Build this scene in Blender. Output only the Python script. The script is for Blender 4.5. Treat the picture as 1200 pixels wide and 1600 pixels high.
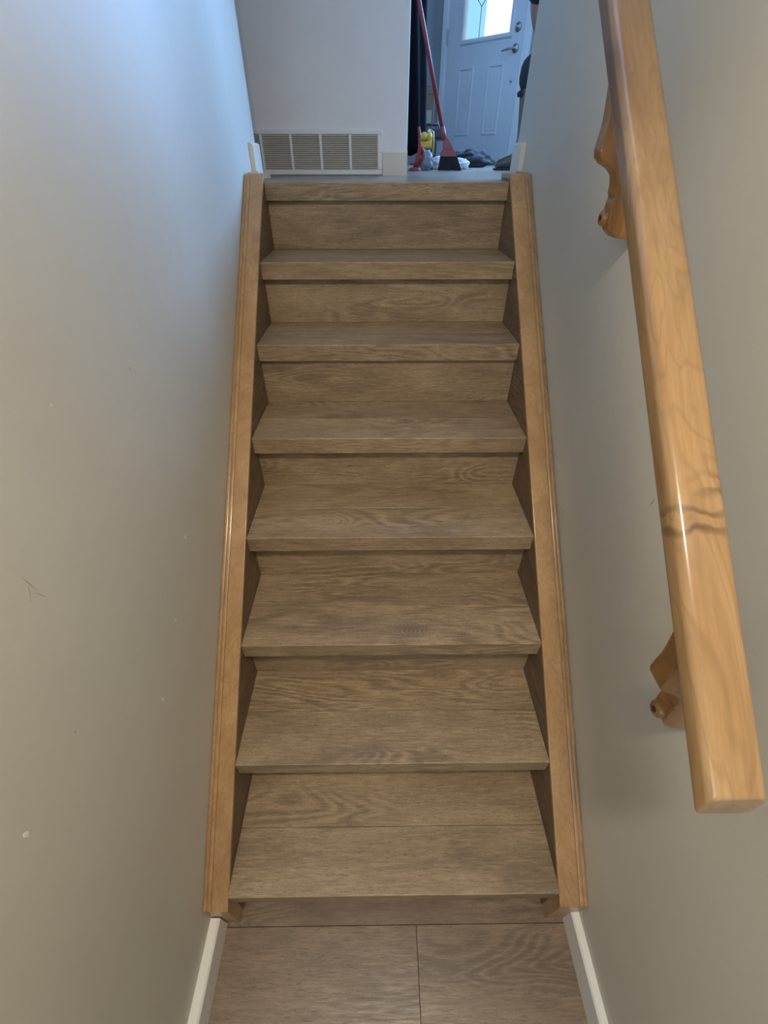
import bpy, bmesh, math, random
from mathutils import Vector, Matrix, noise
random.seed(7)
S = bpy.context.scene
for o in list(bpy.data.objects): bpy.data.objects.remove(o)
C = S.collection

# ------------------------------------------------------------------ camera, world, large lights, exposure
cam_d = bpy.data.cameras.new('camera'); cam = bpy.data.objects.new('camera', cam_d); C.objects.link(cam)
cam.location = (-0.02743, -0.23028, 1.5865)
cam.rotation_euler = (math.pi/2 - 0.68951, 0, -0.01016)
cam_d.sensor_width = 36; cam_d.sensor_fit = 'AUTO'; cam_d.lens = 671.987/1600*36
cam_d.clip_start = 0.01
S.camera = cam
W = bpy.data.worlds.new('sky'); S.world = W; W.use_nodes = True
bgn = W.node_tree.nodes['Background']; bgn.inputs[0].default_value = (0.80, 0.93, 1.0, 1); bgn.inputs[1].default_value = 2.2

def area(name, loc, direction, sx, sy, power, col):
    d = bpy.data.lights.new(name, 'AREA'); d.shape = 'RECTANGLE'; d.size = sx; d.size_y = sy; d.energy = power; d.color = col
    o = bpy.data.objects.new(name, d); C.objects.link(o); o.location = loc
    o.rotation_euler = Vector(direction).to_track_quat('-Z', 'Y').to_euler(); return o
F = 1.524            # level of the upper floor
# daylight standing in the living room window (upper level) and in the window of the lower room
area('entry_window_daylight', (2.27, 4.755, F+1.35), (-.75, -.75, -.08), 1.85, 1.35, 160, (0.25, 0.51, 1.0)).data.spread = math.radians(125)
area('corner_window_daylight', (3.70, 3.36, F+1.35), (-.95, -.35, -.06), 1.25, 1.35, 78, (0.25, 0.51, 1.0)).data.spread = math.radians(120)
area('lower_window_daylight', (-0.95, -2.52, 1.62), (0.12, 1, 0.0), .9, 1.0, 12.0, (0.74, 0.85, 1.0))
S.view_settings.view_transform = 'Standard'; S.view_settings.look = 'None'
S.view_settings.exposure = 0.0; S.view_settings.gamma = 1.0; S.view_settings.use_curve_mapping = False

# ------------------------------------------------------------------ helpers
def obj(name, bm, mat, parent=None, smooth=False, loc=None, rot=None):
    me = bpy.data.meshes.new(name); bm.to_mesh(me); bm.free()
    if smooth:
        for p in me.polygons: p.use_smooth = True
    me.materials.append(mat)
    o = bpy.data.objects.new(name, me); C.objects.link(o)
    if loc: o.location = loc
    if rot: o.rotation_euler = rot
    if parent: o.parent = parent
    return o
def inst(src, name, parent=None, loc=None, rot=None):
    o = bpy.data.objects.new(name, src.data); C.objects.link(o)
    o.location = loc if loc else src.location; o.rotation_euler = rot if rot else src.rotation_euler
    o.parent = parent; return o
def empty(name, loc=(0,0,0), rz=0):
    o = bpy.data.objects.new(name, None); C.objects.link(o); o.location = loc; o.rotation_euler = (0,0,rz); o.empty_display_size = .05; return o
def tag(o, label, cat, group=None):
    o['label'] = label; o['category'] = cat
    if group: o['group'] = group
    return o
def struct(o, label=None):
    o['kind'] = 'structure'
    if label: o['label'] = label
    return o
def box(bm, x0, x1, y0, y1, z0, z1, bev=0, seg=1):
    t = bmesh.new()
    bmesh.ops.create_cube(t, size=1)
    for v in t.verts:
        v.co = Vector(((x0+x1)/2 + v.co.x*(x1-x0), (y0+y1)/2 + v.co.y*(y1-y0), (z0+z1)/2 + v.co.z*(z1-z0)))
    if bev: bmesh.ops.bevel(t, geom=t.edges[:], offset=bev, segments=seg, affect='EDGES', profile=.6)
    join(bm, t); return bm
def join(bm, t):
    m = {v: bm.verts.new(v.co) for v in t.verts}
    for f in t.faces:
        try: bm.faces.new([m[v] for v in f.verts])
        except ValueError: pass
    t.free()
def newbox(*a, **k): return box(bmesh.new(), *a, **k)
def cbox(sx, sy, sz, bev=0, seg=1): return newbox(-sx/2, sx/2, -sy/2, sy/2, -sz/2, sz/2, bev, seg)
def prism(pts, axis, a0, a1, bev=0, seg=1):
    """extrude a polygon; axis 'x': pts are (y,z); 'y': pts are (x,z); 'z': pts are (x,y)"""
    bm = bmesh.new()
    def co(p, a): return {'x': (a, p[0], p[1]), 'y': (p[0], a, p[1]), 'z': (p[0], p[1], a)}[axis]
    A = [bm.verts.new(co(p, a0)) for p in pts]; B = [bm.verts.new(co(p, a1)) for p in pts]
    n = len(pts)
    bm.faces.new(A); bm.faces.new(B[::-1])
    for i in range(n): bm.faces.new([A[i], B[i], B[(i+1) % n], A[(i+1) % n]])
    bmesh.ops.recalc_face_normals(bm, faces=bm.faces[:])
    if bev: bmesh.ops.bevel(bm, geom=bm.edges[:], offset=bev, segments=seg, affect='EDGES', profile=.6, clamp_overlap=True)
    return bm
def tube(path, rad, n=12, cap=True, bm=None):
    bm = bm or bmesh.new(); rings = []
    P = [Vector(p) for p in path]
    R_ = rad if isinstance(rad, (list, tuple)) else [rad]*len(P)
    ref = None
    for i, p in enumerate(P):
        d = (P[min(i+1, len(P)-1)] - P[max(i-1, 0)]).normalized()
        if ref is None: ref = Vector((0,0,1)) if abs(d.z) < .9 else Vector((0,1,0))
        u = d.cross(ref).normalized(); v = d.cross(u).normalized(); ref = -v if (-v).dot(ref) > 0 else v
        u = d.cross(ref).normalized(); v = ref - d*ref.dot(d); v.normalize()
        rings.append([bm.verts.new(p + (u*math.cos(2*math.pi*k/n) + v*math.sin(2*math.pi*k/n))*R_[i]) for k in range(n)])
    for a, b in zip(rings, rings[1:]):
        for k in range(n): bm.faces.new([a[k], a[(k+1) % n], b[(k+1) % n], b[k]])
    if cap: bm.faces.new(rings[0][::-1]); bm.faces.new(rings[-1])
    bmesh.ops.recalc_face_normals(bm, faces=bm.faces[:]); return bm
def lathe(prof, n=24, bm=None):
    bm = bm or bmesh.new(); rings = []
    for r, z in prof:
        rings.append([bm.verts.new((r*math.cos(2*math.pi*k/n), r*math.sin(2*math.pi*k/n), z)) for k in range(n)] if r > 1e-5 else [bm.verts.new((0,0,z))])
    for a, b in zip(rings, rings[1:]):
        for k in range(n):
            q = [a[k % len(a)], a[(k+1) % len(a)], b[(k+1) % len(b)], b[k % len(b)]]
            q = [v for i, v in enumerate(q) if v not in q[:i]]
            if len(q) > 2: bm.faces.new(q)
    for r_ in (rings[0], rings[-1]):
        if len(r_) > 2: bm.faces.new(r_)
    bmesh.ops.recalc_face_normals(bm, faces=bm.faces[:]); return bm
def blob(rx, ry, rz, amp=.15, sc=3., seed=0, flat=True, sub=4, pw=1.0):
    bm = bmesh.new(); bmesh.ops.create_icosphere(bm, subdivisions=sub, radius=1)
    for v in bm.verts:
        d = v.co.normalized(); k = 1 + amp*noise.noise(d*sc + Vector((seed*7.3, seed*1.7, seed)))+ amp*.5*noise.noise(d*sc*2.7 + Vector((seed, 3, 9)))
        v.co = Vector((d.x*rx*k, d.y*ry*k, d.z*rz*k))
        if flat: v.co.z = max(v.co.z + rz*.75, 0.001 + 0.0*v.co.z)
    return bm
# ------------------------------------------------------------------ materials
def mat(name, col, rough=.5, metal=0., spec=.5):
    m = bpy.data.materials.new(name); m.use_nodes = True
    b = m.node_tree.nodes['Principled BSDF']
    b.inputs['Base Color'].default_value = (*col, 1); b.inputs['Roughness'].default_value = rough
    b.inputs['Metallic'].default_value = metal; b.inputs['Specular IOR Level'].default_value = spec
    return m
class N:
    """small node-graph helper"""
    def __init__(s, m): s.t = m.node_tree; s.n = s.t.nodes; s.b = s.n['Principled BSDF']
    def new(s, ty, **k):
        n = s.n.new(ty)
        for a, v in k.items(): setattr(n, a, v)
        return n
    def link(s, a, b): s.t.links.new(a, b)
    def put(s, inp, v):
        if hasattr(v, 'links') or hasattr(v, 'is_output'): s.link(v, inp)
        else: inp.default_value = v
    def math(s, op, a, b=None, clamp=False):
        n = s.new('ShaderNodeMath', operation=op, use_clamp=clamp); s.put(n.inputs[0], a)
        if b is not None: s.put(n.inputs[1], b)
        return n.outputs[0]
    def vmath(s, op, a, b=None):
        n = s.new('ShaderNodeVectorMath', operation=op); s.put(n.inputs[0], a)
        if b is not None: s.put(n.inputs[1], b)
        return n.outputs['Value'] if op in ('LENGTH', 'DISTANCE', 'DOT_PRODUCT') else n.outputs[0]
    def noise(s, vec, scale, detail=2, rough=.5, dist=0):
        n = s.new('ShaderNodeTexNoise'); s.put(n.inputs['Vector'], vec); n.inputs['Scale'].default_value = scale
        n.inputs['Detail'].default_value = detail; n.inputs['Roughness'].default_value = rough; n.inputs['Distortion'].default_value = dist
        return n.outputs['Fac']
    def ramp(s, fac, stops):
        n = s.new('ShaderNodeValToRGB'); s.put(n.inputs[0], fac); e = n.color_ramp.elements
        while len(e) > 1: e.remove(e[-1])
        e[0].position, e[0].color = stops[0][0], (*stops[0][1], 1)
        for p, c in stops[1:]:
            q = e.new(p); q.color = (*c, 1)
        return n.outputs[0]
    def mix(s, fac, a, b, mode='MIX'):
        n = s.new('ShaderNodeMix', data_type='RGBA', blend_type=mode); s.put(n.inputs[0], fac)
        s.put(n.inputs[6], a if not isinstance(a, tuple) else (*a, 1)); s.put(n.inputs[7], b if not isinstance(b, tuple) else (*b, 1))
        return n.outputs[2]
    def bump(s, h, strength, dist=.002):
        n = s.new('ShaderNodeBump'); s.put(n.inputs['Height'], h); n.inputs['Strength'].default_value = strength; n.inputs['Distance'].default_value = dist
        s.link(n.outputs[0], s.b.inputs['Normal'])
def mr(g, v, a, b, c=0., d=1.):
    n = g.new('ShaderNodeMapRange'); g.put(n.inputs[0], v)
    for i, q in zip((1,2,3,4), (a,b,c,d)): n.inputs[i].default_value = q
    return n.outputs[0]

def paint(name, col, rough=.62, bump=.12):
    m = mat(name, col, rough); g = N(m); tc = g.new('ShaderNodeTexCoord').outputs['Object']
    f = g.noise(tc, 2.2, 3); c2 = tuple(x*.93 for x in col)
    f2 = g.noise(tc, 40, 2)
    col_ = g.mix(mr(g, f, .35, .65), col, c2)
    col_ = g.mix(mr(g, f2, .45, .75, 0, .25), col_, tuple(x*.9 for x in col))
    g.link(col_, g.b.inputs['Base Color'])
    g.bump(g.noise(tc, 260, 2), bump, .001); return m
def laminate(name, light, mid, dark, rough=.38, along='x', knots=()):
    """printed oak plank: long fibres, cathedral contours, a few dark knots"""
    m = mat(name, mid, rough); g = N(m)
    tc = g.new('ShaderNodeTexCoord').outputs['Object']; rnd = g.new('ShaderNodeObjectInfo').outputs['Random']
    off = g.new('ShaderNodeCombineXYZ'); g.link(g.math('MULTIPLY', rnd, 37.), off.inputs[0]); g.link(g.math('MULTIPLY', rnd, 91.), off.inputs[1]); g.link(g.math('MULTIPLY', rnd, 13.), off.inputs[2])
    p = g.vmath('ADD', tc, off.outputs[0])
    st = {'x': (1, 1, 1), 'y': (1, 1, 1)}[along]
    sl = (1., 4.4, 4.4) if along == 'x' else (4.4, 1., 4.4)
    fl = (9., 95, 95) if along == 'x' else (95, 9., 95)
    ps = g.vmath('MULTIPLY', p, sl)
    warp = g.noise(g.vmath('MULTIPLY', p, (9., 30., 30.) if along == 'x' else (30., 9., 30.)), 1., 2, .55)
    field = g.math('ADD', g.noise(ps, 2.1, 1.2, .45, .5), g.math('MULTIPLY', warp, .035))
    big = g.noise(ps, 3.0, 3, .55, .8)                                   # broad figure
    ring = g.math('SINE', g.math('MULTIPLY', field, 105.))               # contour lines of the growth rings
    figure = mr(g, g.noise(ps, 1.7, 1, .5, .4), .50, .63)                # where the cathedral figure shows
    fib = g.noise(g.vmath('MULTIPLY', p, fl), 1.9, 4, .65)
    pore = g.noise(g.vmath('MULTIPLY', p, tuple(q*2.2 for q in fl)), 2.2, 2, .6)
    grit = g.noise(p, 240., 2, .6)
    ringm = g.math('MULTIPLY', mr(g, g.math('ADD', ring, g.math('MULTIPLY', g.math('SUBTRACT', fib, .5), 2.2)), -.1, 1.2), g.math('ADD', g.math('MULTIPLY', figure, .90), .03))
    col = g.ramp(big, [(.30, dark), (.47, mid), (.66, light)])
    col = g.mix(g.math('MULTIPLY', ringm, .78), col, tuple(x*.55 for x in mid))
    col = g.mix(g.math('MULTIPLY', figure, mr(g, ring, -.3, -1., 0, .45)), col, tuple(min(1, x*1.22) for x in light))
    col = g.mix(mr(g, fib, .42, .68, 0, .46), col, tuple(x*.64 for x in mid))
    col = g.mix(mr(g, fib, .50, .30, 0, .40), col, tuple(min(1, x*1.22) for x in light))
    col = g.mix(mr(g, pore, .54, .70, 0, .62), col, tuple(x*.48 for x in dark))
    col = g.mix(mr(g, grit, .5, .72, 0, .30), col, tuple(x*.6 for x in dark))
    for kx, ky, r in knots:                                               # oval knots with growth rings
        dv = g.vmath('MULTIPLY', g.vmath('SUBTRACT', tc, (kx, ky, 0)), (.42, 1., .3))
        ln = g.math('ADD', g.vmath('LENGTH', dv), g.math('MULTIPLY', g.noise(tc, 45, 2), .006))
        kr = g.math('MULTIPLY', mr(g, ln, r*1.25, r*.35), mr(g, g.math('SINE', g.math('MULTIPLY', ln, 1250.)), -.4, 1., .25, 1.))
        col = g.mix(g.math('MULTIPLY', kr, .8), col, tuple(x*.42 for x in dark))
    tone = g.mix(rnd, (.93, .93, .95), (1.07, 1.05, 1.02))
    col = g.mix(1., col, tone, 'MULTIPLY')
    g.link(col, g.b.inputs['Base Color'])
    g.link(mr(g, fib, .3, .7, rough-.05, rough+.10), g.b.inputs['Roughness'])
    g.bump(g.math('ADD', g.math('MULTIPLY', fib, .6), g.math('MULTIPLY', pore, .5)), .22, .0008)
    return m
def honey(name, light, mid, dark, rough=.3, coat=.3, axis=0, scale=1.0, knots=()):
    """varnished honey-coloured wood, fibres along the given object axis; knots: (x,y,z,radius) bands across the grain"""
    m = mat(name, mid, rough); g = N(m); g.b.inputs['Coat Weight'].default_value = coat; g.b.inputs['Coat Roughness'].default_value = .12
    tc = g.new('ShaderNodeTexCoord').outputs['Object']
    rnd = g.new('ShaderNodeObjectInfo').outputs['Random']
    off = g.new('ShaderNodeCombineXYZ'); g.link(g.math('MULTIPLY', rnd, 17.), off.inputs[0]); g.link(g.math('MULTIPLY', rnd, 5.), off.inputs[1])
    p = g.vmath('ADD', tc, off.outputs[0])
    a = [7., 7., 7.]; a[axis] = 1.6
    b = [110., 110., 110.]; b[axis] = 5.
    ps = g.vmath('MULTIPLY', p, tuple(x*scale for x in a))
    blot = g.noise(ps, 1.3, 4, .6, 1.2)
    fine = g.noise(g.vmath('MULTIPLY', p, tuple(b)), 1.6, 3, .6, .4)
    col = g.ramp(blot, [(.25, dark), (.48, mid), (.72, light)])
    col = g.mix(mr(g, fine, .42, .72, 0, .45), col, tuple(x*.72 for x in mid))
    ring = g.math('SINE', g.math('MULTIPLY', g.noise(ps, .9, 2, .5, 1.5), 60.))
    col = g.mix(g.math('MULTIPLY', mr(g, ring, .5, 1.), .22), col, tuple(x*.7 for x in dark))
    for kx, ky, kz, r, freq, amt in knots:
        d = [1., .45, .45]; dv = g.vmath('MULTIPLY', g.vmath('SUBTRACT', tc, (kx, ky, kz)), (1., .5, .5))
        mask = mr(g, g.vmath('LENGTH', dv), r, r*.2)
        wob = g.math('ADD', g.math('MULTIPLY', g.new('ShaderNodeSeparateXYZ').outputs[0], 0.), 0.)
        sx = g.new('ShaderNodeSeparateXYZ'); g.link(dv, sx.inputs[0])
        w = g.math('SINE', g.math('ADD', g.math('MULTIPLY', sx.outputs[0], freq), g.math('MULTIPLY', g.noise(tc, 26, 2), 9.)))
        col = g.mix(g.math('MULTIPLY', g.math('MULTIPLY', mask, mr(g, w, .0, 1.)), amt), col, tuple(x*.28 for x in dark))
    g.link(col, g.b.inputs['Base Color'])
    g.bump(g.math('ADD', g.math('MULTIPLY', blot, .5), g.math('MULTIPLY', fine, .2)), .12, .002)
    return m
def speckled(name, col, rough=.8, amt=.5, scale=60, metal=0):
    m = mat(name, col, rough, metal); g = N(m); tc = g.new('ShaderNodeTexCoord').outputs['Object']
    f = g.noise(tc, scale, 3); g.link(g.mix(mr(g, f, .35, .7, 0, amt), col, tuple(x*.6 for x in col)), g.b.inputs['Base Color'])
    g.bump(f, .2, .001); return m

M = {}
M['wall'] = paint('greige_wall_paint', (.60, .575, .505), .5)
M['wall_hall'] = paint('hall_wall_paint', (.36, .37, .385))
M['wall_facing'] = paint('pale_grey_wall_paint', (.84, .84, .85))
M['white'] = paint('white_trim_paint', (.80, .80, .77), .35, .04)
M['cream'] = paint('cream_trim_paint', (.74, .70, .60), .4, .04)
M['ceiling'] = paint('ceiling_paint', (.75, .74, .70), .8)
M['lam'] = laminate('oak_laminate', (.375, .280, .175), (.295, .212, .130), (.200, .140, .088))
M['lam_knot'] = laminate('oak_laminate_knotty', (.375, .280, .175), (.295, .212, .130), (.200, .140, .088), knots=[(.055, .044, .026), (.20, .032, .011), (-.27, .06, .012)])
M['lam_floor_shaded'] = laminate('oak_laminate_floor_shaded', (.235, .172, .120), (.185, .133, .092), (.130, .092, .066), .36)  # stair laminate with the camera operator's shadow darkened into its colour
M['lam_hall'] = laminate('oak_laminate_hall', (.33, .26, .20), (.27, .21, .165), (.20, .155, .125), .30)
M['veneer'] = laminate('brown_stringer_veneer', (.20, .135, .078), (.165, .108, .062), (.125, .082, .050), .45, 'y')
M['honey'] = honey('honey_trim_wood', (.50, .315, .155), (.42, .250, .116), (.32, .175, .078), .34, .2, 1)
M['rail'] = honey('honey_rail_wood', (.51, .325, .158), (.40, .238, .106), (.255, .132, .054), .28, .5, 0, 1.5,
                  knots=[(.300, .012, .03, .034, 230., .8), (.345, -.022, .03, .022, 300., .6), (.93, -.022, .03, .007, 200., .7)])
M['honey_marked'] = honey('honey_trim_wood_marked', (.50, .315, .155), (.42, .250, .116), (.32, .175, .078), .34, .2, 1, knots=[(.470, 1.045, 1.10, .022, 40., .9), (.470, .99, 1.05, .012, 40., .7)])
M['bracket'] = honey('bracket_wood', (.46, .24, .085), (.36, .17, .055), (.25, .11, .036), .32, .4, 2, 1.4)
M['metal_white'] = mat('white_enamel', (.80, .80, .79), .35)
M['slat'] = mat('grille_slat_enamel', (.62, .58, .50), .45)
M['dark'] = mat('dark_duct', (.05, .045, .04), .9)
M['door'] = paint('door_paint', (.68, .69, .70), .4, .02)
M['nickel'] = mat('brushed_nickel', (.42, .40, .37), .35, 1.)
M['lead'] = mat('lead_came', (.12, .13, .14), .5, .6)
M['rubber'] = mat('black_rubber', (.015, .015, .016), .7)
M['coat'] = speckled('black_cloth', (.006, .006, .008), 1., .4, 120); M['coat'].node_tree.nodes['Principled BSDF'].inputs['Specular IOR Level'].default_value = .1
M['red'] = speckled('red_plastic', (.25, .022, .017), .4, .3, 20)
M['pink'] = speckled('faded_red_plastic', (.28, .055, .050), .42, .3, 20)
M['bristle'] = speckled('black_bristles', (.012, .012, .013), .9, .5, 300)
M['rag'] = speckled('white_rag', (.80, .82, .84), .9, .12, 30)
M['grey_cloth'] = speckled('charcoal_cloth', (.045, .05, .055), .95, .5, 60)
M['case'] = speckled('dark_grey_plastic', (.035, .040, .048), .5, .3, 40)
M['panel_grey'] = speckled('grey_plastic', (.22, .24, .26), .55, .2, 40)
M['yellow'] = speckled('yellow_plastic', (.72, .46, .05), .4, .15, 30)
M['card'] = speckled('brown_cardboard', (.19, .125, .08), .9, .3, 30)
M['tan'] = speckled('tan_paper', (.36, .31, .24), .9, .3, 30)
M['chip'] = mat('bare_plaster', (.80, .79, .76), .8)
M['scuff'] = mat('dark_scuff', (.40, .375, .32), .8)
M['skin'] = speckled('skin', (.30, .16, .105), .55, .15, 40)
M['navy'] = speckled('navy_knit', (.012, .014, .022), .95, .4, 140)
M['khaki'] = speckled('khaki_cotton', (.17, .135, .095), .95, .3, 90)
M['boot'] = speckled('brown_suede', (.15, .115, .085), .85, .4, 50)
M['hair'] = speckled('dark_hair', (.02, .015, .012), .6, .5, 90)
M['pad'] = speckled('knee_pad_fabric', (.022, .022, .023), .85, .4, 80)
# window glass: thin clear pane with a light obscure texture
def glass(name):
    m = bpy.data.materials.new(name); m.use_nodes = True; t = m.node_tree; t.nodes.clear()
    o = t.nodes.new('ShaderNodeOutputMaterial'); mx = t.nodes.new('ShaderNodeMixShader'); tr = t.nodes.new('ShaderNodeBsdfTransparent')
    gl = t.nodes.new('ShaderNodeBsdfGlossy'); gl.inputs['Roughness'].default_value = .05; mx.inputs[0].default_value = .07
    tr.inputs[0].default_value = (.93, .98, .98, 1)
    t.links.new(tr.outputs[0], mx.inputs[1]); t.links.new(gl.outputs[0], mx.inputs[2]); t.links.new(mx.outputs[0], o.inputs[0]); return m
M['glass'] = glass('clear_door_glass')
def lampmat(name, col, st):
    m = mat(name, (.9, .9, .88), .5); b = m.node_tree.nodes['Principled BSDF']
    b.inputs['Emission Color'].default_value = (*col, 1); b.inputs['Emission Strength'].default_value = st; return m

# ------------------------------------------------------------------ stair numbers
RISE, RUN, HW, OV, TH = .19, .22159, .4073, .0321, .0504
OY = [-.0172, -.0091, -.0047, -.0028, .0023, .0164, .0051, .0099]
OZ = [.0066, -.0024, -.0006, -.0028, -.0041, -.0001, -.0007, .0040]
NY = [i*RUN + OY[i] for i in range(8)]; NZ = [(i+1)*RISE + OZ[i] for i in range(8)]
XL, XR = -.468, .476
SL = RISE/RUN
SA = math.atan(SL)

# ------------------------------------------------------------------ structure: lower level
CEIL = 3.95
fl = struct(obj('floor', newbox(-2.1, XR+.1, -2.7, .22, -.12, -.0125), M['lam_floor_shaded']), 'brown oak laminate floor of the lower landing')
def plank_obj(parent, x0, x1, y0, y1, ztop, m, th=.012, name='plank', bev=.0008):
    g = .0004
    return obj(name, cbox(x1-x0-2*g, y1-y0-2*g, th, bev), m, parent, loc=((x0+x1)/2, (y0+y1)/2, ztop-th/2))
rows = [(-.0455, .06)] + [(-.0455-.183*(k+1), -.0455-.183*k) for k in range(14)]
for k, (y0, y1) in enumerate(rows):
    x0 = XL if y1 > -.45 else -2.1
    seam = [.0605 if k == 1 else random.uniform(-.3, .35)]
    if k == 0: seam = []
    xs = [x0]
    s = seam[0] if seam else 9
    while s - 1.22 > x0: s -= 1.22
    while s < XR:
        if s > x0 + .02: xs.append(s)
        s += 1.22
    xs.append(XR)
    for a, b in zip(xs, xs[1:]): plank_obj(fl, a, b, y0, y1, 0, M['lam_floor_shaded'])
# side walls of the stairwell
wl = struct(obj('wall_left', newbox(XL-.12, XL, -.49, 1.80, -.1, CEIL, .003, 2), M['wall']), 'greige painted wall left of the stairs, chipped in places')
wr = struct(obj('wall_right', newbox(XR, XR+.12, -2.7, 1.81, -.1, CEIL, .003, 2), M['wall']), 'greige painted wall right of the stairs, carrying the handrail')
struct(obj('wall_lower_left', newbox(-2.1, XL-.12, -.49, -.37, -.1, 2.75), M['wall']))
struct(obj('wall_lower_side', newbox(-2.22, -2.1, -2.8, -.37, -.1, 2.75), M['wall']))
# back wall of the lower room with its window opening
wb = bmesh.new(); wx0, wx1, wz0, wz1 = -1.45, -.45, 1.07, 2.17
box(wb, -2.1, wx0, -2.8, -2.68, -.1, 2.75); box(wb, wx1, XR, -2.8, -2.68, -.1, 2.75); box(wb, wx0, wx1, -2.8, -2.68, -.1, wz0); box(wb, wx0, wx1, -2.8, -2.68, wz1, 2.75)
struct(obj('wall_lower_back', wb, M['wall']))
def window_frame(name, w, h, loc, rz):
    fr = bmesh.new()
    box(fr, -w/2, -w/2+.05, -.05, .05, 0, h); box(fr, w/2-.05, w/2, -.05, .05, 0, h); box(fr, -w/2+.05, w/2-.05, -.05, .05, 0, .05); box(fr, -w/2+.05, w/2-.05, -.05, .05, h-.05, h)
    o = struct(obj(name, fr, M['white'], loc=loc, rot=(0,0,rz)))
    obj('pane', newbox(-w/2+.05, w/2-.05, -.004, .004, .05, h-.05), M['glass'], o)
    obj('mullion', newbox(-.02, .02, -.02, .02, .05, h-.05), M['white'], o)
    return o
window_frame('window_2', 1.0, 1.1, (-.95, -2.74, 1.07), 0)
struct(obj('ceiling', newbox(-2.22, XR+.12, -2.8, .42, 2.75, 2.85), M['ceiling']))
struct(obj('wall_bulkhead', newbox(XL, XR, .42, .52, 2.75, CEIL), M['wall']))
struct(obj('ceiling_upper', newbox(-1.5, 5.2, .42, 7.6, CEIL, CEIL+.1), M['ceiling']))
# baseboards of the lower landing
def base_prof(t, h): return [(0, 0), (t, 0), (t, h-.006), (t-.004, h-.0015), (t-.007, h), (0, h)]
def baseboard(name, pts_fn, y0, y1, m, label, lo=0):
    bm = prism(pts_fn, 'y', y0, y1); o = struct(obj(name, bm, m), label); return o
baseboard('baseboard_left', [(XL+a*1, z) for a, z in base_prof(.0235, .087)], -.49, -.038, M['white'], 'white baseboard left of the lower landing')
baseboard('baseboard_right', [(XR-a, z) for a, z in base_prof(.0190, .087)], -2.68, -.030, M['white'], 'white baseboard right of the lower landing')
# ------------------------------------------------------------------ structure: upper level
fu = struct(obj('floor_upper', newbox(-1.4, 5.1, 1.72, 7.5, F-.26, F-.0125), M['lam_hall']), 'pale glossy laminate floor at the top of the stairs')
y = 1.665; k = 0
while y < 4.2:
    s = -1.4 + random.uniform(.2, 1.1); xs = [-1.4]
    lo, hi = -1.4, 3.6
    if y < 1.80: lo, hi = XL, XR
    xs = [lo]; s = lo + random.uniform(.25, .8)
    while s < hi: xs.append(s); s += 1.22
    xs.append(hi)
    for a, b in zip(xs, xs[1:]): plank_obj(fu, a, b, y, y+.183 if y > 1.7 else 1.80, F, M['lam_hall'], bev=.0005)
    y = y+.183 if y > 1.7 else 1.80
struct(obj('floor_far', newbox(-1.4, 5.1, y, 7.5, F-.0125, F-.0002), M['lam_hall']), 'far part of the pale laminate floor by the entry door')
# hall: facing wall with the return grille, closing walls
struct(obj('wall_facing', newbox(-1.4, .0975, 2.2, 2.31, F-.02, CEIL, .004, 2), M['wall_facing']), 'grey wall facing the stairs above the vent grille')
struct(obj('wall_hall_end', newbox(-1.5, -1.4, 1.7, 2.4, F-.02, CEIL), M['wall_hall']))
struct(obj('wall_hall_left', newbox(-1.4, XL-.12, 1.70, 1.80, F-.02, CEIL), M['wall_hall']))
wc = struct(obj('wall_closet', newbox(-.22, -.10, 2.31, 6.2, F-.02, CEIL), M['wall_hall']))
struct(obj('wall_room_front', newbox(XR+.12, 5.2, 1.69, 1.81, F-.02, CEIL), M['wall_hall']))
bf = prism([(2.2-a, F+z) for a, z in base_prof(.013, .084)], 'x', -.0085, .0985)
struct(obj('baseboard_facing', bf, M['cream']), 'short cream baseboard between the vent grille and the wall corner')
baseboard('baseboard_upper_left', [(XL+a, F+z) for a, z in base_prof(.015, .102)], 1.69, 1.797, M['cream'], 'cream baseboard at the top left of the stairs')
baseboard('baseboard_upper_right', [(XR-a, F+z) for a, z in base_prof(.015, .102)], 1.69, 1.806, M['cream'], 'cream baseboard at the top right of the stairs')
# diagonal entry wall: local x runs from the hinge edge to the latch edge of the door
DL = Vector((.722, 6.46, F)); DR = Vector((1.369, 5.82, F)); DA = math.atan2(DR.y-DL.y, DR.x-DL.x); DW = .91
ew = bmesh.new()
def ebox(x0, x1, z0, z1): box(ew, x0, x1, .02, .16, z0, z1)
KX = -.19; WX0, WX1, WZ0, WZ1 = 1.30, 3.30, .62, 2.12
ebox(KX, -.02, -.02, 2.45); ebox(-.02, DW+.02, 2.06, 2.45); ebox(DW+.02, WX0, -.02, 2.45); ebox(WX0, WX1, -.02, WZ0); ebox(WX0, WX1, WZ1, 2.45); ebox(WX1, 3.6, -.02, 2.45); ebox(3.6, 5.0, -.02, WZ0); ebox(3.6, 5.0, WZ1, 2.45); ebox(5.0, 5.3, -.02, 2.45)
struct(obj('wall_entry', ew, M['wall_hall'], loc=DL, rot=(0,0,DA)), 'grey entry wall around the front door')
K = DL + Matrix.Rotation(DA, 3, 'Z') @ Vector((KX, .02, 0))
wa = obj('wall_entry_left', newbox(-1.6, 0, 0, .12, -.02, 2.45), M['wall_hall'], loc=K, rot=(0,0,DA+math.pi/2)); struct(wa)
window_frame('window_1', WX1-WX0, WZ1-WZ0, DL + Matrix.Rotation(DA, 3, 'Z') @ Vector(((WX0+WX1)/2, .09, WZ0)), DA)

window_frame('window_3', 1.4, WZ1-WZ0, DL + Matrix.Rotation(DA, 3, 'Z') @ Vector((4.3, .09, WZ0)), DA)

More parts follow.
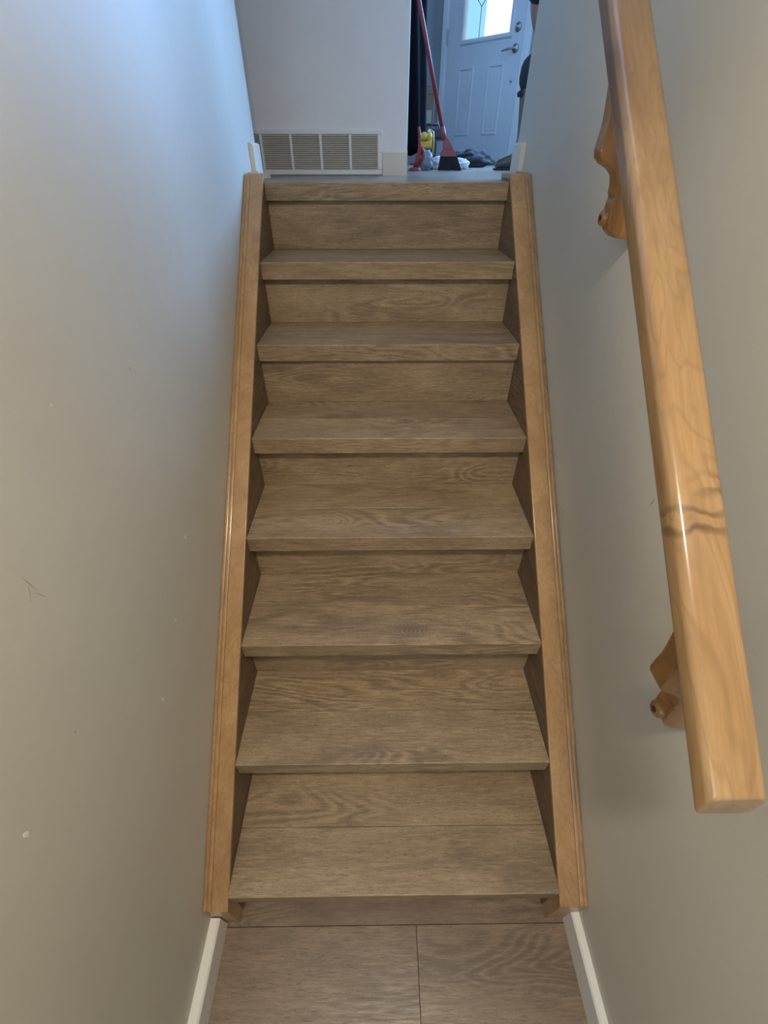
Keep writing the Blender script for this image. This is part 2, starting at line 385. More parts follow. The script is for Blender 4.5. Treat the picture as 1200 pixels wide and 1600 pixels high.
# front door (built in its own frame, x along its width, -y to the room)
dr = struct(obj('door_1', bmesh.new(), M['door'], loc=DL, rot=(0,0,DA)), 'white steel front door with a leaded window and two raised panels')
wz0, wz1, wa0, wa1 = .990, 1.90, .195, .755
db = bmesh.new()
for a in ((.003, wa0, .02, 2.03), (wa1, DW-.003, .02, 2.03), (wa0, wa1, .02, wz0), (wa0, wa1, wz1, 2.03)): box(db, a[0], a[1], 0, .044, a[2], a[3])
slab = obj('slab', db, M['door'], dr)
def mould(x0, x1, z0, z1, w, d, name, m, parent):
    bm = bmesh.new()
    prof = [(0, 0), (w*.25, -d), (w*.75, -d), (w, -.001)]
    rings = []
    for q, dd in prof: rings.append([bm.verts.new(c) for c in ((x0+q, dd, z0+q), (x1-q, dd, z0+q), (x1-q, dd, z1-q), (x0+q, dd, z1-q))])
    for a, b in zip(rings, rings[1:]):
        for k in range(4): bm.faces.new([a[k], a[(k+1) % 4], b[(k+1) % 4], b[k]])
    bmesh.ops.recalc_face_normals(bm, faces=bm.faces[:])
    return obj(name, bm, m, parent)
for x0 in (.172, .538):
    p = mould(x0, x0+.195, .250, .802, .028, .009, 'panel_moulding', M['door'], dr)
    obj('raised_panel', newbox(x0+.035, x0+.16, -.004, .002, .285, .767, .003), M['door'], p)
wfm = mould(wa0-.035, wa1+.03, wz0-.03, wz1+.03, .042, .016, 'window_surround', M['door'], dr)
pane = obj('pane', newbox(wa0, wa1, .018, .024, wz0, wz1), M['glass'], dr)
cx = .381
for a in ([(cx, .012, wz0), (cx, .012, 1.21), (.32, .012, 1.27), (.26, .012, 1.45), (.381, .012, 1.72), (.475, .012, wz1)],
          [(cx, .012, 1.21), (.43, .012, 1.26), (.60, .012, 1.36), (.60, .012, 1.6), (.475, .012, wz1)], [(.60, .012, 1.36), (wa1, .012, 1.30)], [(.26, .012, 1.45), (wa0, .012, 1.45)]):
    obj('lead_came', tube(a, .0035, 6), M['lead'], pane)
for z in (.30, 1.035, 1.80):
    h = obj('hinge', tube([(-.006, -.008, z-.06), (-.006, -.008, z+.06)], .008, 10), M['nickel'], dr)
    obj('hinge_pin', lathe([(0, 0), (.006, 0), (.006, .006), (0, .008)], 8), M['nickel'], h, loc=(-.006, -.008, z+.06))
rY = (math.pi/2, 0, 0)
ros = [(0, 0), (.034, 0), (.034, .006), (.028, .012), (.014, .014)]
b_ = obj('deadbolt', lathe(ros + [(.014, .030), (0, .032)], 20), M['nickel'], dr, True, loc=(.840, 0, 1.024), rot=rY)
obj('thumb_turn', newbox(-.004, .004, -.016, .016, .028, .046, .002), M['nickel'], b_)
h_ = obj('door_handle', lathe(ros + [(.012, .04), (0, .042)], 20), M['nickel'], dr, True, loc=(.838, 0, .884), rot=rY)
obj('lever', tube([(0, 0, .040), (-.03, -.002, .048), (-.08, -.006, .05), (-.125, -.012, .046)], [.009, .009, .0075, .005], 10), M['nickel'], h_, True)
obj('latch_stud', lathe([(0, 0), (.010, 0), (.009, .012), (0, .015)], 14), M['nickel'], dr, loc=(.838, 0, .656), rot=rY)
obj('door_sweep', newbox(.003, DW-.003, -.012, .044, .004, .022, .002), M['rubber'], dr)
# frame around the door: jambs, casing, threshold
def casing(name, bm, lab): return struct(obj(name, bm, M['white'], loc=DL, rot=(0,0,DA)), lab)
for s, x in ((-1, 0), (1, DW)):
    bm = bmesh.new()
    box(bm, x if s > 0 else x-.022, x+.022 if s > 0 else x, -.004, .15, 0, 2.055, .001)
    o = x + s*.022
    box(bm, min(o, o+s*.062), max(o, o+s*.062), -.008, .019, 0, 2.115, .004)
    casing('trim_%d' % (1 if s < 0 else 2), bm, 'white casing on the %s side of the front door' % ('hinge' if s < 0 else 'latch'))
bm = bmesh.new(); box(bm, -.084, DW+.084, -.008, .019, 2.055, 2.118, .004); casing('trim_3', bm, 'white head casing above the front door')
casing('trim_4', newbox(-.02, DW+.02, -.05, .16, .0, .010, .003), 'low metal threshold under the front door')
# neighbour's house across the street, seen faintly through the door's leaded window
Rd = Matrix.Rotation(DA, 3, 'Z')
M['siding'] = speckled('pale_blue_siding', (.26, .45, .62), .8, .15, 6)
M['roof'] = speckled('grey_shingles', (.20, .24, .30), .9, .3, 8)
nh = empty('neighbour_house', DL + Rd @ Vector((-6.25, 9.5, -.6)), DA + .61)
tag(nh, 'pale blue house outside, blurred behind the leaded door window', 'house')
obj('wall', newbox(-7.0, 0, 0, 5, 0, 5.4), M['siding'], nh)
obj('roof', prism([(-.4, 5.4), (2.5, 7.0), (5.4, 5.4)], 'x', -7.3, .3), M['roof'], nh)
hw = obj('window', newbox(-2.2, -1.2, -.04, .02, 3.4, 4.6, .01), M['white'], nh)
obj('window_pane', newbox(-2.12, -1.28, -.05, -.035, 3.48, 4.52), M['roof'], hw)

# ------------------------------------------------------------------ staircase
sc = empty('staircase', (0, 0, 0))
tag(sc, 'closed oak laminate staircase of eight steps between honey wood stringers', 'stairs')
def nosing_bm(depth, th=.012, fh=TH):
    """L-shaped board: top plank and the mitred front drop; origin at the nose edge"""
    w = HW-.0006; r = .0022
    pr = [(r, 0), (depth, 0), (depth, -th), (th, -th), (th, -fh), (0, -fh), (0, -r), (r*.3, -r*.3)]
    return prism(pr, 'x', -w, w, .0006)
seams = [.142, .1395, .134, .134, .126, .119, .114]
for i in range(8):
    y, z = NY[i], NZ[i]
    back = (i+1)*RUN + OV if i < 7 else 1.665
    if i < 7:
        t = obj('tread', newbox(-HW+.002, HW-.002, .013, back-y+.012, -TH+.002, -.0125), M['lam'], sc, loc=(0, y, z))
        obj('nosing', nosing_bm(seams[i]-.0005), M['lam_knot'] if i == 2 else M['lam'], t)
        d = back-y-seams[i]-.001
        obj('plank', cbox(2*HW-.0012, d+.011, .012, .0006), M['lam'], t, loc=(0, seams[i]+.0002+d/2+.0055, -.006))
    else:
        t = obj('tread', newbox(-HW+.002, HW-.002, .013, .155, -TH+.002, -.0125), M['lam'], sc, loc=(0, y, z))
        obj('nosing', nosing_bm(back-y-.0005), M['lam'], t)
    # riser below this nose, standing on the tread behind it
    ry = i*RUN + OV; z0 = NZ[i-1] if i else 0.
    h = z - .0125 - z0 - .0005
    obj('riser', cbox(2*HW-.0012, .012, h, .0004), M['lam'], sc, loc=(0, ry+.006, z0+.0005+h/2))
# stringers with their cap, bead and veneer
HT = .013; Y0, YT = -.036, 1.69
ztop = lambda y: RISE + y*SL + HT
yt = (F+.021-RISE-HT)/SL
for s, xw in ((-1, XL), (1, XR)):
    inn = s*HW; out = xw - s*.0005
    poly = [(Y0, .0005), (Y0, ztop(Y0)-.012), (yt, F+.021-.012), (YT, F+.021-.012), (YT, F-.30), (.45, .0005)]
    st = obj('stringer', prism(poly, 'x', inn+s*.003, out), M['honey'], sc)
    cap_in, cap_out = inn-s*.0015, xw - s*.0215
    def sloped(xa, xb, h0, h1, bev, m, name, par, ye=0.):
        a, b = sorted((xa, xb))
        return obj(name, prism([(Y0-ye, ztop(Y0-ye)+h0), (Y0-ye, ztop(Y0-ye)+h1), (yt, F+.021+h1), (YT, F+.021+h1), (YT, F+.021+h0), (yt, F+.021+h0)], 'x', a, b, bev, 2), m, par)
    sloped(cap_in, cap_out, -.014, 0, .0016, M['honey'], 'cap', st, .002)
    sloped(cap_out-s*.0002, xw-s*.0105, -.014, .004, .0040, M['honey_marked' if s > 0 else 'honey'], 'bead', st, .002)
    sloped(xw-s*.0100, xw-s*.0006, -.014, -.001, .0030, M['honey_marked' if s > 0 else 'honey'], 'cove_strip', st, .002)
    vpoly = [(Y0+.028, .001), (Y0+.028, ztop(Y0+.028)-.0145), (yt, F+.021-.0145), (YT, F+.021-.0145), (YT, F-.30), (.45, .001)]
    obj('veneer', prism(vpoly, 'x', inn, inn+s*.0028), M['veneer'], st)

# ------------------------------------------------------------------ handrail: local x along the rail, z square to it
ROT = (0, -SA, math.pi/2)
RX0, RX1 = .322, .387; RTH = .034
rl = 2.22
hr = empty('handrail', (0, 0, 0)); tag(hr, 'thick honey wood handrail on carved brackets along the right wall', 'handrail')
Mr = Matrix(((0, -1, 0), (math.cos(SA), 0, -math.sin(SA)), (math.sin(SA), 0, math.cos(SA))))     # columns: along, left, up
def railpt(s, n): return Vector((0, -.077, 1.0585)) + Vector((0, math.cos(SA), math.sin(SA)))*s + Vector((0, -math.sin(SA), math.cos(SA)))*n
rb = bmesh.new()
w2 = (RX1-RX0)/2; r = .011
sec = []
for cx_, cz_, a0 in ((w2-r, RTH-r, 0), (-w2+r, RTH-r, 90), (-w2+.008, .008, 180), (w2-.008, .008, 270)):
    rr = r if cz_ > .02 else .008
    for q in range(7):
        a = math.radians(a0 + q*15); sec.append((cx_ + rr*math.cos(a), cz_ + rr*math.sin(a)))
# a faint crown on top
sec = [(a, b + (.0015*(1-(a/w2)**2) if b > RTH*.8 else 0)) for a, b in sec]
bm = bmesh.new(); rings = []
for xs, k in ((0, .93), (.0025, .985), (.006, 1), (rl, 1)):
    rings.append([bm.verts.new((xs + (b-RTH)*k*math.tan(SA), a*k, RTH/2 + (b-RTH/2)*k)) for a, b in sec])
for a, b in zip(rings, rings[1:]):
    for k in range(len(sec)): bm.faces.new([a[k], a[(k+1) % len(sec)], b[(k+1) % len(sec)], b[k]])
bm.faces.new(rings[0]); bm.faces.new(rings[-1])
bmesh.ops.recalc_face_normals(bm, faces=bm.faces[:])
rail = obj('rail', bm, M['rail'], hr, True, loc=Vector(((RX0+RX1)/2, 0, 0)) + railpt(0, -RTH), rot=(0, 0, 0))
rail.rotation_mode = 'QUATERNION'; rail.rotation_quaternion = Mr.to_quaternion()
# auto smooth-ish: mark the end cap flat
rail.data.polygons[len(rail.data.polygons)-2].use_smooth = False
# bracket profile in x-z (z measured from its foot), thickness along y
bp = [(XR-.0005, 0), (.452, 0), (.432, .003), (.418, .014), (.412, .028), (.411, .045), (.411, .058), (.413, .066), (.409, .073), (.409, .083), (.405, .098), (.394, .108), (.376, .116), (.367, .124), (.364, .134), (.365, .150), (.367, .168), (.366, .185), (.345, .30), (XR-.0005, .30)]
def bracket(y, zf, top):
    pts = [(a, zf + b) for a, b in bp[:-2]] + [(.356, top), (.382, top), (.40, zf+.15), (XR-.0005, zf+.085)]
    o = obj('bracket', prism(pts, 'y', y-.017, y+.017, .004, 2), M['bracket'], hr)
    c = obj('screw_plug', tube([(.4025, y, zf+.034), (.4055, y, zf+.034), (.43, y, zf+.034)], [.0105, .0135, .0145], 16), M['bracket'], o, True)
    obj('screw_hole', tube([(.4016, y, zf+.034), (.4035, y, zf+.034)], .0050, 10), M['dark'], o)
    return o
ru = lambda y: 1.0585 + (y+.077)*SL - RTH/math.cos(SA)      # underside of the rail at y
bracket(.772, 1.462, ru(.772-.02)+.004)
bracket(1.44, 1.462+(1.44-.772)*SL, ru(1.44-.02)+.004)
bracket(.092, .880, ru(.092-.02)+.004)

# ------------------------------------------------------------------ chips and scuffs in the paint
def chip(parent, x, y, z, w, h, m=None, name='paint_chip', tilt=0.):
    s = 1 if x < 0 else -1
    bm = bmesh.new(); n = 7
    A = [(w/2*(1+.3*random.uniform(-1, 1))*math.cos(2*math.pi*k/n), h/2*(1+.3*random.uniform(-1, 1))*math.sin(2*math.pi*k/n)) for k in range(n)]
    A = [(a*math.cos(tilt)-b*math.sin(tilt), a*math.sin(tilt)+b*math.cos(tilt)) for a, b in A]
    bm = prism([(y+a, z+b) for a, b in A], 'x', x-s*.0005, x+s*.0004)
    return obj(name, bm, m or M['chip'], parent)
for y, z, w, h in ((.485, .926, .006, .012), (.338, .823, .004, .007), (.202, .745, .005, .012), (-.069, .941, .007, .009), (.215, .90, .002, .004), (.31, 1.33, .002, .005), (.22, 1.40, .002, .004)):
    chip(wl, XL, y, z, w, h)
for y, z, w, h, t in ((.132, 1.177, .0016, .030, .2), (.124, 1.165, .0013, .018, -.5), (.135, 1.15, .0012, .02, .4), (.52, 1.30, .004, .003, 0), (.05, .95, .003, .004, 0)):
    chip(wl, XL, y, z, w, h, M['scuff'], 'scuff_mark', t)
chip(wr, XR, 1.037, 1.104, .003, .006); chip(wr, XR, .68, .832, .004, .008, M['scuff'], 'scuff_mark'); chip(wr, XR, .391, 1.093, .003, .02, M['scuff'], 'scuff_mark', .3)

# ------------------------------------------------------------------ return air grille
gx1, gx0 = -.0095, -.795; gz0, gz1 = F+.002, F+.156; gy = 2.2
gr = empty('vent_grille', (gx1, gy, F)); tag(gr, 'long white return air grille of thin slats at the foot of the grey wall', 'vent grille')
def gpart(name, bm, m, par=gr): 
    o = obj(name, bm, m, par); o.matrix_parent_inverse = Matrix.Translation(-Vector((gx1, gy, F))); return o
fb = bmesh.new()
box(fb, gx0, gx1, gy-.011, gy-.001, gz1-.019, gz1, .003); box(fb, gx0, gx1, gy-.011, gy-.001, gz0, gz0+.018, .003)
box(fb, gx0, gx0+.021, gy-.0112, gy-.001, gz0+.0175, gz1-.0185, .002); box(fb, gx1-.021, gx1, gy-.0112, gy-.001, gz0+.0175, gz1-.0185, .002)
gpart('frame', fb, M['metal_white'])
gpart('duct_back', newbox(gx0+.02, gx1-.02, gy-.0012, gy-.0006, gz0+.016, gz1-.017), M['dark'])
for k in range(5):
    x = -.1475 - .1265*k; gpart('mullion', newbox(x-.005, x+.005, gy-.0115, gy-.002, gz0+.017, gz1-.018, .001), M['metal_white'])
nsl = 17
for k in range(nsl):
    z = gz0+.021 + (gz1-gz0-.042)*k/(nsl-1)
    gpart('slat', prism([(gy-.0095, z-.0032), (gy-.0088, z-.0036), (gy-.0020, z+.0022), (gy-.0027, z+.0028)], 'x', gx0+.02, gx1-.02), M['slat'])
gpart('screw', tube([(gx1-.0085, gy-.0128, F+.079), (gx1-.0085, gy-.010, F+.079)], .003, 10), M['nickel'])

# ------------------------------------------------------------------ things standing in the entry
# long black coat hanging on a hook of the closet wall
obj('coat_hook', tube([(-.101, 3.46, F+1.66), (-.04, 3.46, F+1.64), (-.01, 3.46, F+1.67)], .008, 8), M['nickel'], wc, True)
bm = bmesh.new(); rings = []; n = 48
for j in range(40):
    q = j/39; z = 1.655 - 1.575*q
    rr = .045 + .085*min(1, q*4)**.7 + .085*q
    ring = []
    for k in range(n):
        a = 2*math.pi*k/n; f = 1 + .09*math.sin(7*a + 1.3*math.sin(3*q)) * min(1, q*2) + .05*noise.noise(Vector((2*math.cos(a), 2*math.sin(a), q*5)))
        ring.append(bm.verts.new((.055 + max(rr*f*math.cos(a)*1.02, -.148), 3.46 + rr*.50*f*math.sin(a), F + z + .01*math.sin(5*a)*q)))
    rings.append(ring)
for a, b in zip(rings, rings[1:]):
    for k in range(n): bm.faces.new([a[k], a[(k+1) % n], b[(k+1) % n], b[k]])
bm.faces.new(rings[0])
bmesh.ops.recalc_face_normals(bm, faces=bm.faces[:])
coat = obj('long_coat', bm, M['coat'], None, True); md = coat.modifiers.new('thick', 'SOLIDIFY'); md.thickness = .006
tag(coat, 'long black coat hanging beside the end of the grey wall', 'coat')
# broom
bro = empty('broom', (.403, 3.08, F)); tag(bro, 'red handled broom with black bristles standing by the front door', 'broom')
bbm = bmesh.new(); n = 10
def brick(bm, b0, b1, z0, z1):
    A = [bm.verts.new((x, y, z0)) for x, y in ((b0[0], -b0[2]), (b0[1], -b0[2]), (b0[1], b0[2]), (b0[0], b0[2]))]
    B = [bm.verts.new((x, y, z1)) for x, y in ((b1[0], -b1[2]), (b1[1], -b1[2]), (b1[1], b1[2]), (b1[0], b1[2]))]
    bm.faces.new(A[::-1]); bm.faces.new(B)
    for k in range(4): bm.faces.new([A[k], A[(k+1) % 4], B[(k+1) % 4], B[k]])
for a in range(22):
    for c in range(3):
        x = -.066 + .132*a/21; y = (-.012 + .012*c)
        x1 = -.058 + .088*a/21
        tube([(x + random.uniform(-.002, .002), y*1.8, .001 + random.uniform(0, .002)), (x1, y, .072)], [.0035, .003], 5, True, bbm)
obj('bristles', bbm, M['bristle'], bro)
hb = bmesh.new(); brick(hb, (-.066, .036, .022), (-.052, .012, .020), .066, .098); brick(hb, (-.052, .012, .020), (-.054, -.030, .013), .098, .152)
bmesh.ops.recalc_face_normals(hb, faces=hb.faces[:]); bmesh.ops.bevel(hb, geom=hb.edges[:], offset=.003, segments=2, affect='EDGES')
obj('broom_head', hb, M['pink'], bro)
obj('socket', tube([(-.045, 0, .14), (-.062, 0, .20)], [.016, .0125], 14), M['pink'], bro, True)
obj('handle', tube([(-.05, 0, .155), (-.221, .0, .674), (-.489, .0, 1.49)], .0105, 14), M['red'], bro, True)
obj('handle_tip', tube([(-.487, .0, 1.485), (-.497, .0, 1.515)], [.0115, .007], 12), M['rubber'], bro, True)
# white rags on both sides behind the bristles
o = tag(obj('rag', blob(.062, .05, .040, .28, 2.4, 3), M['rag'], None, True, loc=(.372, 3.42, F)), 'crumpled white rag on the floor left of the broom bristles', 'rag')
o = tag(obj('rag', blob(.060, .05, .034, .30, 2.6, 5), M['rag'], None, True, loc=(.505, 3.40, F)), 'crumpled white rag on the floor right of the broom bristles', 'rag')
# charcoal jacket heap by the door, flat door mat
tag(obj('door_mat', newbox(-.42, .42, -.22, .22, 0, .010, .004), M['grey_cloth'], loc=DL + Rd @ Vector((.42, -.34, 0)), rot=(0,0,DA)), 'flat dark mat lying in front of the front door', 'mat')
hp = bmesh.new()
join(hp, blob(.17, .11, .060, .35, 2.2, 11)); 
hpo = obj('cloth_heap', hp, M['grey_cloth'], None, True, loc=(.70, 4.2, F)); tag(hpo, 'crumpled charcoal jacket heaped on the floor right of the broom', 'jacket')
# tool case with its lid, yellow tool, red tool, grey bag, cardboard
tc_ = empty('tool_case', (.345, 3.75, F)); tag(tc_, 'dark grey tool case behind the broom handle', 'tool case')
obj('body', newbox(-.065, .075, -.07, .13, 0, .165, .010, 2), M['case'], tc_)
obj('lid', newbox(-.069, .079, -.074, .134, .165, .215, .010, 2), M['case'], tc_)
obj('side_panel', newbox(.028, .072, -.0745, -.069, .05, .150, .002), M['panel_grey'], tc_)
obj('handle', tube([(-.04, .03, .212), (-.035, .03, .238), (.045, .03, .238), (.05, .03, .212)], .008, 8), M['case'], tc_, True)
obj('latch', newbox(-.012, .012, -.082, -.073, .15, .19, .002), M['panel_grey'], tc_)
cb = empty('dark_crate', (.281, 3.29, F)); tag(cb, 'small dark box under the yellow power tool', 'box')
obj('body', newbox(-.035, .035, -.05, .05, 0, .088, .006, 2), M['case'], cb)
obj('lid', newbox(-.038, .038, -.053, .053, .088, .104, .004, 2), M['case'], cb)
yt_ = empty('power_tool', (.275, 3.28, F+.104)); tag(yt_, 'yellow power tool lying on the small dark box', 'power tool')
obj('body', newbox(-.040, .028, -.024, .024, .0, .036, .009, 2), M['yellow'], yt_)
obj('motor', tube([(-.022, -.03, .058), (-.022, .03, .058)], .021, 16), M['yellow'], yt_, True)
obj('grip', tube([(.012, 0, .03), (.014, 0, .060), (.008, 0, .080)], [.017, .016, .012], 12), M['yellow'], yt_, True)
obj('strap', tube([(.012, -.055, .086), (.030, -.057, .078), (.036, -.058, .03), (.033, -.058, -.028)], .0045, 8), M['yellow'], yt_, True)
obj('cap', lathe([(0, .0), (.012, .0), (.011, .010), (0, .013)], 12), M['rag'], yt_, loc=(.012, 0, .079))
rt = empty('red_tool', (.187, 2.99, F)); tag(rt, 'upright red tool with a round foot beside the black coat', 'tool')
obj('foot', lathe([(0, 0), (.036, 0), (.036, .008), (.022, .018), (0, .018)], 20), M['red'], rt)
obj('stem', tube([(0, 0, .015), (.012, 0, .05), (.022, 0, .10), (.020, 0, .155), (.012, 0, .195)], [.013, .013, .010, .009, .007], 12), M['red'], rt, True)
obj('lever', tube([(.018, 0, .03), (.045, 0, .06), (.046, 0, .088), (.030, 0, .11)], [.012, .010, .009, .006], 10), M['red'], rt, True)
tag(obj('paper_bag', blob(.036, .04, .055, .22, 2.5, 21), M['panel_grey'], None, True, loc=(.263, 3.12, F)), 'small grey bag slumped between the red tool and the broom', 'bag')
cbx = empty('cardboard_box', (.36, 4.28, F)); tag(cbx, 'tall brown cardboard box leaning upright behind the tool case', 'box')
obj('body', newbox(-.075, .040, -.04, .06, 0, .43, .003), M['card'], cbx)
obj('flap', prism([(-.075, .428), (.035, .428), (.045, .47), (-.07, .475)], 'y', -.042, -.036), M['card'], cbx)
obj('shipping_label', newbox(-.028, .022, -.0415, -.0395, .25, .34), M['tan'], cbx)

# ------------------------------------------------------------------ person crouching behind the end of the right wall
def skin(name, nodes, edges, m, parent=None, sub=2, root=0):
    me = bpy.data.meshes.new(name); me.from_pydata([n[:3] for n in nodes], edges, [])
    o = bpy.data.objects.new(name, me); C.objects.link(o)
    sk = o.modifiers.new('s', 'SKIN'); sk.use_smooth_shade = True
    for i, v in enumerate(me.skin_vertices[0].data):
        rr = nodes[i][3]; v.radius = rr if isinstance(rr, tuple) else (rr, rr); v.use_root = (i == root)
    ss = o.modifiers.new('d', 'SUBSURF'); ss.levels = sub; ss.render_levels = sub
    bpy.context.view_layer.update()
    dg = bpy.context.evaluated_depsgraph_get(); ev = bpy.data.meshes.new_from_object(o.evaluated_get(dg))
    o.modifiers.clear(); o.data = ev; ev.name = name
    for p in ev.polygons: p.use_smooth = True
    ev.materials.clear(); ev.materials.append(m)
    if parent: o.parent = parent
    return o
pe = empty('person', (.86, 3.25, F)); tag(pe, 'person in a dark top crouching behind the end of the right wall', 'person')
# local frame: facing -x; foot (left) planted forward, right knee down
pel = (.36, .05, .40)
nodes = [(*pel, .125), (.30, .05, .55, .13), (.20, .05, .72, .145), (.12, .05, .86, .12), (.080, .05, .925, .066), (.055, .05, .970, .064),      # pelvis..neck
         (.015, .05, 1.065, (.098, .112)), (.02, .05, 1.160, (.108, .124)),                                                               # head
         (.12, -.09, .87, .062), (-.04, -.13, .81, .050), (-.062, -.085, .690, .040), (-.018, -.06, .585, .034), (.12, -.06, .53, .026),             # near arm
         (.12, .20, .87, .062), (.15, .27, .76, .050), (.11, .25, .62, .038), (.09, .18, .53, .030), (.08, .14, .50, .026),                   # far arm
         (.34, -.04, .40, .095), (.16, -.045, .425, .080), (-.02, -.05, .425, .058), (-.008, -.05, .28, .050), (.0, -.05, .12, .038), (.005, -.05, .065, .036),   # forward leg
         (.34, .15, .38, .095), (.22, .16, .22, .080), (.12, .17, .075, .060), (.28, .17, .065, .048), (.45, .17, .075, .036), (.49, .17, .06, .034)]
edges = [(0,1),(1,2),(2,3),(3,4),(4,5),(5,6),(6,7),(3,8),(8,9),(9,10),(10,11),(11,12),(3,13),(13,14),(14,15),(15,16),(16,17),(0,18),(18,19),(19,20),(20,21),(21,22),(22,23),(0,24),(24,25),(25,26),(26,27),(27,28),(28,29)]
slim = {0,1,2,3,8,9,13,14,18,19,20,21,22,24,25,26,27,28}
body = skin('body', [(*q[:3], q[3]*(.62 if i in (8, 9, 13, 14) else .82)) if i in slim else q for i, q in enumerate(nodes)], edges, M['skin'], pe)
def sub_of(ids, k, add=0.):
    mp = {a: i for i, a in enumerate(ids)}
    nn = []
    for a in ids:
        r_ = nodes[a][3]; r_ = tuple(q*k+add for q in r_) if isinstance(r_, tuple) else r_*k+add
        nn.append((*nodes[a][:3], r_))
    return nn, [(mp[a], mp[b]) for a, b in edges if a in mp and b in mp]
nn, ee = sub_of([0,1,2,3,8,9,10,13,14,15], 1.07, .006)
nn[6] = (-.072, -.085, .668, .056); nn[9] = (.12, .255, .66, .045)
shirt = skin('shirt', nn, ee, M['navy'], pe)
nn, ee = sub_of([0,1,18,19,20,21,22,24,25,26,27,28], 1.06, .006); nn[1] = (.335, .05, .50, .112); nn[0] = (*pel, .128); trousers = skin('trousers', nn, ee, M['khaki'], pe)
# knee pad on the raised knee, with its black strap end
obj('knee_pad', blob(.058, .062, .085, .06, 2, 31, False, 3), M['pad'], pe, True, loc=(-.028, -.055, .425), rot=(0, .10, 0))
kp = obj('knee_strap', tube([(-.088, -.06, .340), (-.065, -.065, .345), (-.03, -.068, .346), (.02, -.06, .340), (.055, -.05, .33)], [.009, .020, .026, .026, .018], 12), M['rubber'], pe, True)
# shoes
def shoe(x, y, z, flip=1, rot=0.):
    bm = bmesh.new()
    pr = [(.055, .004), (.05, .075), (.03, .105), (-.03, .10), (-.065, .078), (-.11, .066), (-.150, .048), (-.165, .028), (-.160, .004)]
    half = [.034, .036, .034, .034, .038, .044, .044, .034, .036]
    L_ = [bm.verts.new((a, -h, b)) for (a, b), h in zip(pr, half)]; R_ = [bm.verts.new((a, h, b)) for (a, b), h in zip(pr, half)]
    bm.faces.new(L_); bm.faces.new(R_[::-1]); k = len(pr)
    for i in range(k): bm.faces.new([L_[i], R_[i], R_[(i+1) % k], L_[(i+1) % k]])
    bmesh.ops.recalc_face_normals(bm, faces=bm.faces[:]); bmesh.ops.bevel(bm, geom=bm.edges[:], offset=.014, segments=3, affect='EDGES', clamp_overlap=True)
    o = obj('shoe', bm, M['boot'], pe, True, loc=(x, y, z), rot=(0, rot, 0))
    obj('sole', prism([(.058, 0), (.058, .012), (-.158, .012), (-.168, .006), (-.160, 0)], 'y', -.042, .042, .003), M['rubber'], o)
shoe(.0, -.05, .0)
shoe(.50, .17, .055, rot=1.25)
# hands: palm and five bent fingers each, resting on the knee
def hand(name, wrist, dirv, down):
    w = Vector(wrist); d = Vector(dirv).normalized(); dn = Vector(down).normalized(); sd = d.cross(dn).normalized()
    nodes_ = [(*w, (.022, .018)), (*(w+d*.035), (.034, .017)), (*(w+d*.075), (.036, .015))]; ed = [(0,1),(1,2)]
    for k, ln in enumerate((.068, .078, .073, .058)):
        b = w + d*.080 + sd*(.027-.018*k); i = len(nodes_)
        p1 = b + d*ln*.45 + dn*.008; p2 = p1 + (d*.6 + dn*.8)*ln*.32; p3 = p2 + (d*.2 + dn)*ln*.25
        nodes_ += [(*b, .0095), (*p1, .009), (*p2, .0085), (*p3, .0075)]; ed += [(2, i), (i, i+1), (i+1, i+2), (i+2, i+3)]
    i = len(nodes_); t0 = w + d*.03 + sd*.032; t1 = t0 + (d*.6+sd*.7)*.035 + dn*.01; t2 = t1 + (d+dn*.4)*.028
    nodes_ += [(*t0, .012), (*t1, .0105), (*t2, .009)]; ed += [(1, i), (i, i+1), (i+1, i+2)]
    return skin(name, nodes_, ed, M['skin'], pe, 2)
hand('hand', (.12, -.06, .53), (.6, -.1, -.6), (.0, .3, -1))
hand('hand', (.08, .14, .50), (-.3, -.8, -.3), (-.5, .1, -1))
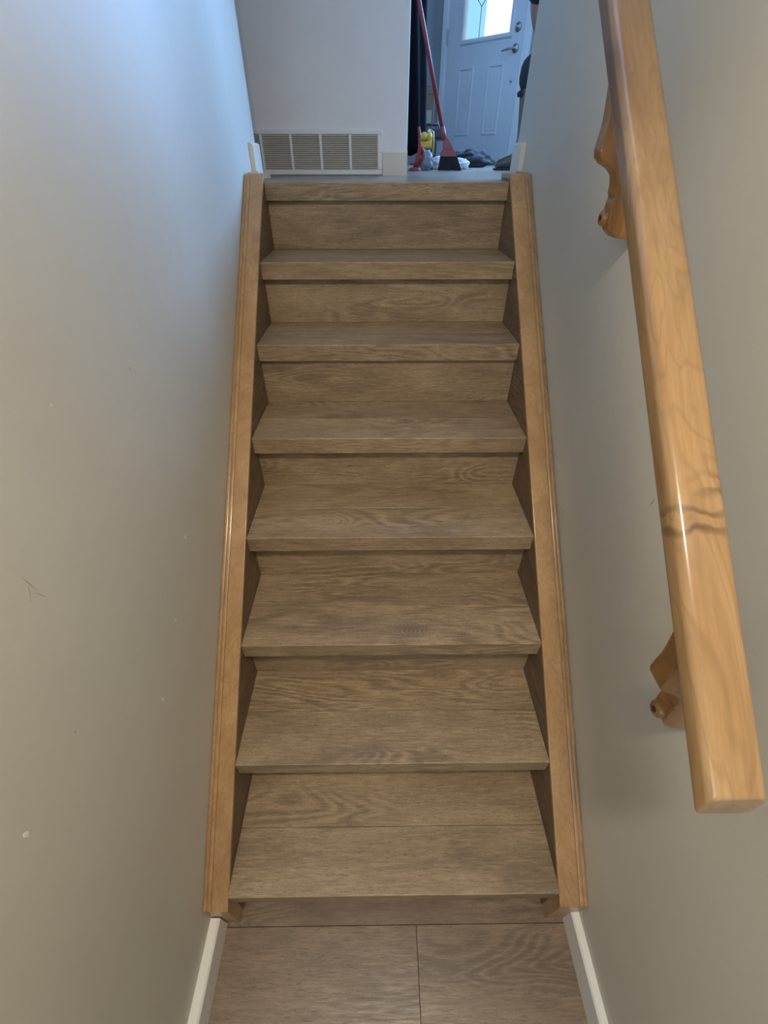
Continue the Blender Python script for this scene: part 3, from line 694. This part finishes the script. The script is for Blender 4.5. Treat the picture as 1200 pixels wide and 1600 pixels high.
# face and hair
bv = [v.co.copy() for v in body.data.vertices]
ztop_h = max(v.z for v in bv if abs(v.x) < .15); HZ = ztop_h - .215          # crown and chin level
def front(y, z): return min(v.x for v in bv if abs(v.y-y) < .022 and abs(v.z-z) < .022)
def side(sg, z): return max((v.y-.05)*sg for v in bv if abs(v.z-z) < .02 and abs(v.x-.03) < .05)
hb = bmesh.new(); hb.from_mesh(body.data); hb.normal_update()
fx0 = front(.05, HZ+.15)
bmesh.ops.delete(hb, geom=[f for f in hb.faces if not (f.calc_center_median().z > HZ+.165 or (f.calc_center_median().z > HZ+.075 and f.calc_center_median().x > fx0+.105))], context='FACES')
for v in hb.verts: v.co += v.normal*.009
hair = obj('hair', hb, M['hair'], pe, True); md = hair.modifiers.new('thick', 'SOLIDIFY'); md.thickness = .012; md.offset = -1
ez, nz, mz = HZ+.112, HZ+.080, HZ+.045
nx = front(.05, nz)
obj('nose', prism([(nx+.012, -.016), (nx-.018, -.013), (nx-.012, -.004), (nx+.010, .030)], 'y', -.013, .013, .006, 3), M['skin'], pe, True, loc=(0, .05, nz))
for sg in (-1, 1):
    ex = front(.05+sg*.030, ez)
    e = obj('eye', blob(.008, .013, .008, 0, 1, 1, False, 2), M['rag'], pe, True, loc=(ex+.004, .05+sg*.031, ez))
    obj('iris', blob(.004, .005, .005, 0, 1, 1, False, 2), M['hair'], e, True, loc=(-.006, 0, 0))
    obj('eyebrow', tube([(front(.05+sg*.03, ez+.02)-.001, .05+sg*.015, ez+.020), (front(.05+sg*.03, ez+.02)-.001, .05+sg*.044, ez+.019)], .004, 6), M['hair'], pe, True)
    obj('ear', blob(.020, .009, .030, .1, 2, 2, False, 3), M['skin'], pe, True, loc=(.035, .05+sg*(side(sg, ez-.01)+.002), ez-.012))
mx_ = front(.05, mz)
obj('mouth', tube([(mx_+.005, .028, mz), (mx_-.001, .05, mz-.001), (mx_+.005, .072, mz)], .005, 8), M['boot'], pe, True)

# ------------------------------------------------------------------ ceiling lamp over the lower landing
lp = empty('ceiling_lamp', (0.0, -.52, 2.75)); tag(lp, 'flush round ceiling lamp above the lower landing', 'lamp')
obj('canopy', lathe([(0, 0), (.15, 0), (.15, -.02), (.14, -.03), (0, -.03)], 32), M['metal_white'], lp, True)
obj('shade', lathe([(.135, -.03), (.13, -.055), (.10, -.082), (.05, -.096), (0, -.10)], 32), lampmat('lit_opal_glass', (1., .86, .66), 6.), lp, True)
ld = bpy.data.lights.new('bulb', 'AREA'); ld.shape = 'DISK'; ld.size = .22; ld.energy = 26; ld.color = (1.0, .89, .72)
lo = bpy.data.objects.new('bulb', ld); C.objects.link(lo); lo.location = (0, 0, -.104); lo.parent = lp
